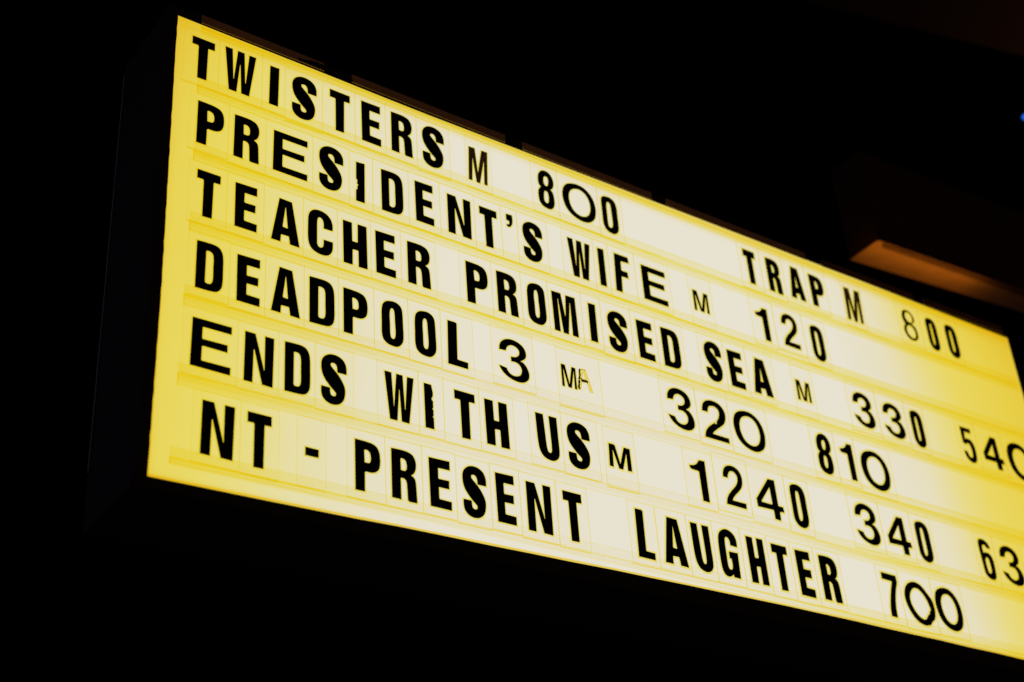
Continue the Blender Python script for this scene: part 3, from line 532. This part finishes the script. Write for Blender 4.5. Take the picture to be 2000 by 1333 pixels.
for r in range(6):
    u0, u1 = ENDS[r]
    b = r + .972 if r < 5 else 5.975
    rm = rail_mesh(u0, u1, b, sag(r), True, r < 5)
    o = rm.build("letter_rail", [M['rail'], M['rail_line'], M['ledge']] if r < 3 else [M['rail2'], M['rail_line'], M['ledge2']], sign)
M['flange'] = paint("smoked rail flange", (0.36, 0.20, 0.10), 0.6, 0.35, 9)
M['flange_dark'] = paint("darker rail flange", (0.16, 0.07, 0.035), 0.6, 0.35, 9)  # darker brown for the lengths towards the right end
# top rail, in lengths with gaps, standing half above the lit opening
for (a, b) in ((.288, 1.995), (2.41, 4.85), (5.15, 7.505), (7.79, 10.70), (11.07, 13.25), (13.5, 15.6)):
    tm = Mesh()
    top_bow = lambda u: interp([(0, 0), (4, .02), (8, .02), (11, .02), (13, -.01), (16, -.07)], u)
    n = 5
    tm.box(a, b, -.13, .0, -.046, -.036, 0, 0, top_bow, n)
    tm.build("rail_flange", [M['flange'] if a < 11 else M['flange_dark']], sign)
tm = Mesh()
tm.box(.288, 15.62, .003, .172, -.046, -.036, 0, 1, top_bow, 26)
tm.box(.288, 15.62, .050, .085, -.034, -.026, 1, 1, top_bow, 26)
tm.build("letter_rail", [M['rail_top'], M['rail_line']], sign)

# torn black sealing tape hanging at the first joint of the top rail
m = Mesh(); rt = random.Random(9); pts = []
us_ = [1.62 + .8 * k / 26 for k in range(27)]
lowv = [.005 + rt.uniform(-.008, .012) for _ in us_]
topv = [-.02 - .05 * math.sin(math.pi * k / 26) - rt.uniform(0, .03) for k in range(27)]
for k in range(26):
    m.quad(P(us_[k], lowv[k], -.055), P(us_[k + 1], lowv[k + 1], -.055), P(us_[k + 1], topv[k + 1], -.055), P(us_[k], topv[k], -.055))
    m.quad(P(us_[k], lowv[k], -.055), P(us_[k], lowv[k], -.053), P(us_[k + 1], lowv[k + 1], -.053), P(us_[k + 1], lowv[k + 1], -.055))
m.build("torn_tape", [M['frame']], sign)

# ---------------------------------------------------------------- letters
def smooth_loop(loop, n=4):
    out = []; m = len(loop)
    Q = [Vector(q[:2]) for q in loop]; Cn = [len(q) > 2 for q in loop]
    for i in range(m):
        j = (i + 1) % m
        if Cn[i] and Cn[j]: out.append(Q[i]); continue
        p1, p2 = Q[i], Q[j]
        p0 = Q[i - 1] if not Cn[i] else 2 * p1 - p2
        p3 = Q[(j + 1) % m] if not Cn[j] else 2 * p2 - p1
        t0 = 0; t1 = (p1 - p0).length ** .5; t2 = t1 + (p2 - p1).length ** .5; t3 = t2 + (p3 - p2).length ** .5
        for k in range(n):
            T = t1 + (t2 - t1) * k / n
            A1 = (t1 - T) / (t1 - t0) * p0 + (T - t0) / (t1 - t0) * p1
            A2 = (t2 - T) / (t2 - t1) * p1 + (T - t1) / (t2 - t1) * p2
            A3 = (t3 - T) / (t3 - t2) * p2 + (T - t2) / (t3 - t2) * p3
            B1 = (t2 - T) / (t2 - t0) * A1 + (T - t0) / (t2 - t0) * A2
            B2 = (t3 - T) / (t3 - t1) * A2 + (T - t1) / (t3 - t1) * A3
            out.append((t2 - T) / (t2 - t1) * B1 + (T - t1) / (t2 - t1) * B2)
    return out

def area(L): return sum(L[i].x * L[(i + 1) % len(L)].y - L[(i + 1) % len(L)].x * L[i].y for i in range(len(L))) / 2

def glyph_loops(g, u, v, w, h):
    L = [[Vector((u + q.x * w, v + q.y * h)) for q in smooth_loop(lp)] for lp in GLYPHS[g]]
    off = 0 if u < 9 else (.004 if u < 12 else .008)      # the far digits are a bolder cut
    if g in ('3', '2'): off = min(off, .003)
    if off and g not in ('8t', 'Mm', 'Ms'):
        for k, lp in enumerate(L):
            sgn = (1 if area(lp) > 0 else -1) * (1 if k == 0 else -1)
            new = []
            for i in range(len(lp)):
                t_ = lp[(i + 1) % len(lp)] - lp[i - 1]
                t_ = t_.normalized() if t_.length > 1e-6 else Vector((1, 0))
                new.append(lp[i] + Vector((t_.y, -t_.x)) * sgn * off)
            L[k] = new
    return L

def solid(name, loops, d0, d1, mats, parent):
    """filled outline with holes, from depth d0 (front) to d1 (back)"""
    bm = bmesh.new(); edges = []; rings = []
    org = Vector(parent.location)
    for lp in loops:
        vv = [bm.verts.new(P(q.x, q.y, d0) - org) for q in lp]
        rings.append(vv)
        for i in range(len(vv)): edges.append(bm.edges.new((vv[i], vv[(i + 1) % len(vv)])))
    bmesh.ops.triangle_fill(bm, use_beauty=True, use_dissolve=False, edges=edges)
    for f_ in bm.faces:
        f_.normal_update()
        if f_.normal.y > 0: f_.normal_flip()
    for vv, lp in zip(rings, loops):
        back = [bm.verts.new(P(q.x, q.y, d1) - org) for q in lp]
        for i in range(len(vv)):
            j = (i + 1) % len(vv)
            bm.faces.new((vv[i], vv[j], back[j], back[i]))
    me = bpy.data.meshes.new(name); bm.to_mesh(me); bm.free()
    for mm in mats: me.materials.append(mm)
    ob = bpy.data.objects.new(name, me); scene.collection.objects.link(ob); ob.parent = parent
    return ob

def offset_band(name, loops, off, d, mats, parent):
    """thin flat band hugging the outline, for painted light halos and the flaked rim"""
    org = Vector(parent.location); verts = []; faces = []
    for k, lp in enumerate(loops):
        L = [q for i, q in enumerate(lp) if (q - lp[i - 1]).length > 1e-4]
        sgn = 1 if area(L) > 0 else -1
        if k > 0: sgn = -sgn                                   # holes grow inwards
        n = len(L); base = len(verts)
        for i in range(n):
            a = (L[i] - L[i - 1]).normalized(); b = (L[(i + 1) % n] - L[i]).normalized()
            na = Vector((a.y, -a.x)) * sgn; nb = Vector((b.y, -b.x)) * sgn
            mit = na + nb
            mit = mit.normalized() if mit.length > .05 else na
            sc = min(1.6, 1 / max(.3, mit.dot(na)))
            q = L[i] + mit * off * sc
            verts.append(P(L[i].x, L[i].y, d) - org); verts.append(P(q.x, q.y, d) - org)
        for i in range(n):
            j = (i + 1) % n
            faces.append((base + 2 * i, base + 2 * i + 1, base + 2 * j + 1, base + 2 * j))
    return link_mesh(name, verts, faces, mats, parent)

GROUP = "changeable letter tiles slotted in the sign's rails"
for (r, ch, g, l, rr, bot, u, v, w, h, label) in TILES:
    org = P((l + rr) / 2, bot, 0)
    t = empty("letter_tile", org, label, "letter tile", GROUP)
    tilt = random.uniform(-.004, .004)
    top = bot - .86
    m = Mesh()
    q = lambda a, b, d: P(a + tilt * (bot - b), b + tilt * (a - l), d)
    fr_, bk = -.006, .006
    m.quad(q(l, bot, fr_), q(rr, bot, fr_), q(rr, top, fr_), q(l, top, fr_), 0)
    m.quad(q(rr, bot, bk), q(l, bot, bk), q(l, top, bk), q(rr, top, bk), 0)
    m.quad(q(l, bot, bk), q(l, bot, fr_), q(l, top, fr_), q(l, top, bk), 1)
    m.quad(q(rr, bot, fr_), q(rr, bot, bk), q(rr, top, bk), q(rr, top, fr_), 1)
    m.quad(q(l, bot, .030), q(rr, bot, .030), q(rr, bot, fr_), q(l, bot, fr_), 1)
    m.quad(q(l, top, fr_), q(rr, top, fr_), q(rr, top, bk), q(l, top, bk), 1)
    m.build("clear_panel", [M['tile'], M['tile_side2'] if random.random() < .4 or g in ('Ow', 'Od', '3') else M['tile_side']], t)
    loops = glyph_loops(g, u, v, w, h)
    name = "black_digit" if ch.isdigit() else ("black_mark" if ch in "'-" else "black_letter")
    solid(name, loops, -.016, -.0075, [M['brown'] if g == 'Mm' else M['black']], t)
    offset_band("halo_band", loops, .019 if u < 6 else (.026 if u < 9 else .032), -.0085, [M['edge']], t)  # glow around the glyph, painted as a thin yellow band
    if r == 3 and g == 'Ms':                                   # the flaked A shares this tile
        fu, fv, fw, fh = FLAKED_A
        lp = glyph_loops('As', fu, fv, fw, fh)
        o = solid("flaked_letter", lp, -.014, -.0135, [M['amber_pale']], t)
        offset_band("flaked_edge", lp, .012, -.0142, [M['amber']], t)
        o["label"] = "small amber letter A with most of its black paint flaked off"
        rr_ = random.Random(4); sc_ = []
        LQ = [Vector((fu + fw * q_[0], fv + fh * q_[1])) for q_ in GLYPHS['As'][0]]
        def chips(i0, i1, n, wd, inset):
            a0, a1 = LQ[i0], LQ[i1]; dr = (a1 - a0).normalized(); nn = Vector((-dr.y, dr.x)) * inset
            for k in range(n):
                c_ = a0.lerp(a1, (k + rr_.random()) / n) + nn * rr_.uniform(.2, 1.0)
                sc_.append([c_ + Vector((wd * rr_.uniform(.5, 1.2) * math.cos(z), 1.5 * wd * rr_.uniform(.5, 1.2) * math.sin(z))) for z in (0.3, 1.5, 2.6, 3.9, 5.2)])
        chips(0, 7, 18, .018, -.018); chips(4, 5, 7, .018, .02); chips(0, 1, 5, .006, .008); chips(1, 2, 6, .004, .004)
        mm_ = Mesh()
        for a_ in sc_:
            k0 = len(mm_.v); mm_.v += [P(q_.x, q_.y, -.0155) for q_ in a_]
            mm_.f.append(tuple(range(k0, k0 + len(a_)))); mm_.s.append(0)
        ob = mm_.build("paint_flakes", [M['black']], t); ob["kind"] = "stuff"

# ---------------------------------------------------------------- the beam above the right end
BEAM = [[15.134, -3.0, 1.745], [19.236, -3.0, 1.486], [19.96, -3.0, 2.057], [15.151, -3.0, 2.511]]
b0, b1, b2, b3 = [Vector((p[0], p[1], p[2])) for p in BEAM]
far = 1.6
n0 = b1 + (b1 - b0) * .8; n3 = b2 + (b2 - b3) * .8
beam = empty("roof_beam", P(b0.x, b0.y, b0.z), "dark square roof beam above the sign's right end, underside glowing orange", "beam")
m = Mesh()
lo = [P(b0.x, b0.y, b0.z), P(n0.x, n0.y, n0.z), P(n3.x, n3.y, n3.z), P(b3.x, b3.y, b3.z)]
hi = [x + Vector((0, 0, .55)) for x in lo]
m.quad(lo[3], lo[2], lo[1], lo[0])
m.build("underside_face", [M['beam']], beam)  # lit underside, added as its own face in a lighter colour
m = Mesh()
lo_b = lo
lo = [x + Vector((0, 0, .004)) for x in lo]
m.quad(lo[3], lo[2], lo[1], lo[0])
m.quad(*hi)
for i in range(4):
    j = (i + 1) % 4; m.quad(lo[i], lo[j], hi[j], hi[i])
m.build("beam_box", [M['beam_shade']], beam)
lo = lo_b
# round bolt head under the beam
bc = lo[0].lerp(lo[1], .42).lerp(lo[3].lerp(lo[2], .42), .08)
m = Mesh()
for k in range(10):
    a, b = 2 * math.pi * k / 10, 2 * math.pi * (k + 1) / 10
    pa = bc + Vector((.009 * math.cos(a), .009 * math.sin(a), -.006)); pb = bc + Vector((.009 * math.cos(b), .009 * math.sin(b), -.006))
    m.quad(pa, pb, bc + Vector((0, 0, -.008)), bc + Vector((0, 0, -.008)))
    m.quad(pa, pb, pb + Vector((0, 0, .0055)), pa + Vector((0, 0, .0055)))
m.build("bolt_head", [M['beam']], beam)

# added lights for the beam underside and the soffit, sources unseen
def spot(name, loc, target, power, col, size, blend, radius):
    ld = bpy.data.lights.new(name, 'SPOT'); ld.energy = power; ld.color = col
    ld.spot_size = math.radians(size); ld.spot_blend = blend; ld.shadow_soft_size = radius
    lo_ = bpy.data.objects.new(name, ld); scene.collection.objects.link(lo_)
    lo_.location = loc
    lo_.rotation_euler = (Vector(target) - Vector(loc)).to_track_quat('-Z', 'Y').to_euler()
    return lo_
bl_ = lo[0].lerp(lo[1], .02) + Vector((0, .004, 0)); br_ = lo[1] + Vector((0, .004, 0))
wv_ = (lo[3] - lo[0]).normalized() * .028
M['batten'] = paint("dark batten", (0.10, 0.05, 0.025), 0.9, 0.25, 12.0)
m = Mesh(); dn = Vector((0, 0, -.008))
qa = [bl_, br_, br_ + wv_, bl_ + wv_ + (br_ - bl_) * .012]
m.quad(*[q_ + dn for q_ in qa][::-1])
for i in range(4): m.quad(qa[i], qa[(i + 1) % 4], qa[(i + 1) % 4] + dn, qa[i] + dn)
m.build("edge_batten", [M['batten']], beam)
ld = bpy.data.lights.new("beam_fill", 'AREA'); ld.shape = 'RECTANGLE'; ld.size = .85; ld.size_y = .04  # added orange fill for the underside, no lamp seen there
ld.energy = 0.8; ld.color = (1.0, .40, .025)
bo = bpy.data.objects.new("beam_fill", ld); scene.collection.objects.link(bo)
ax = (lo[1] - lo[0]).normalized(); up_ = Vector((0, 0, 1)); ay = up_.cross(-ax).normalized()
cpos = lo[0].lerp(lo[3], .10) + ax * .30 + Vector((0, 0, -.15))
zax = -up_; yax = zax.cross(ax)
bo.matrix_world = Matrix(((ax.x, yax.x, zax.x, cpos.x), (ax.y, yax.y, zax.y, cpos.y), (ax.z, yax.z, zax.z, cpos.z), (0, 0, 0, 1)))

# ---------------------------------------------------------------- dark soffit in the upper right corner
SOFF = [[20.606, -16.0, 6.467], [28.165, -16.0, 4.636]]
s0, s1 = Vector(SOFF[0]), Vector(SOFF[1])
dv = s1 - s0
a = s0 - dv * .5; b = s1 + dv * 1.5
soff = empty("canopy_soffit", P(s0.x, s0.y, s0.z), "barely lit brown canopy underside in the upper right corner", "canopy")
m = Mesh()
q0, q1 = P(a.x, a.y, a.z), P(b.x, b.y, b.z)
nrm = Vector((q1 - q0)).cross(Vector((0, 0, 1))).normalized()
if nrm.y > 0: nrm = -nrm
q2, q3 = q1 + nrm * 8, q0 + nrm * 8
m.quad(q3, q2, q1, q0)
hh = Vector((0, 0, .3))
m.quad(q0 + hh, q1 + hh, q2 + hh, q3 + hh)
for x, y in ((q0, q1), (q1, q2), (q2, q3), (q3, q0)): m.quad(x, y, y + hh, x + hh)
M["soffit"] = paint("brown soffit", (0.035, 0.018, 0.008), 0.9)
m.build("soffit_board", [M["soffit"]], soff)
spot("canopy_fill", P(s1.x + 3.0, s1.y + 7, s1.z - 3.0), P(s1.x + 3.0, s1.y, s1.z - 3.5), 22.0, (1.0, .5, .2), 150, 1.0, .1)  # added warm fill for the soffit, source unseen

# ---------------------------------------------------------------- blue lamp far right
BL = [20.887, -8.132, 1.221]
bl = empty("blue_lamp", P(*BL), "tiny blue lamp in the dark at the right edge of the picture", "lamp")
bm = bmesh.new(); bmesh.ops.create_uvsphere(bm, u_segments=16, v_segments=10, radius=.016)
me = bpy.data.meshes.new("bulb"); bm.to_mesh(me); bm.free(); me.materials.append(M['bulb'])
o = bpy.data.objects.new("bulb", me); scene.collection.objects.link(o); o.parent = bl
m = Mesh(); m.box(BL[0] - .05, BL[0] + .05, BL[1] - .16, BL[1] - .066, BL[2] - .05, BL[2] + .05)
m.build("lamp_holder", [M['frame']], bl)

# ---------------------------------------------------------------- added warm fill on the front of the frame, no source seen
ld = bpy.data.lights.new("front_fill", 'AREA'); ld.energy = 46.0; ld.size = 1.5; ld.color = (1.0, .62, .42)
so = bpy.data.objects.new("front_fill", ld); scene.collection.objects.link(so)
so.location = P(3, 20, -30)
so.rotation_euler = (P(6, 1, 0) - so.location).to_track_quat('-Z', 'Y').to_euler()

ld = bpy.data.lights.new("side_fill", 'AREA'); ld.energy = 18.0; ld.size = 1.0; ld.color = (.75, .75, 1.0)  # added bluish fill for the cabinet side
so = bpy.data.objects.new("side_fill", ld); scene.collection.objects.link(so)
so.location = P(-22, 6, 0)
so.rotation_euler = (P(0, 3, 1) - so.location).to_track_quat('-Z', 'Y').to_euler()
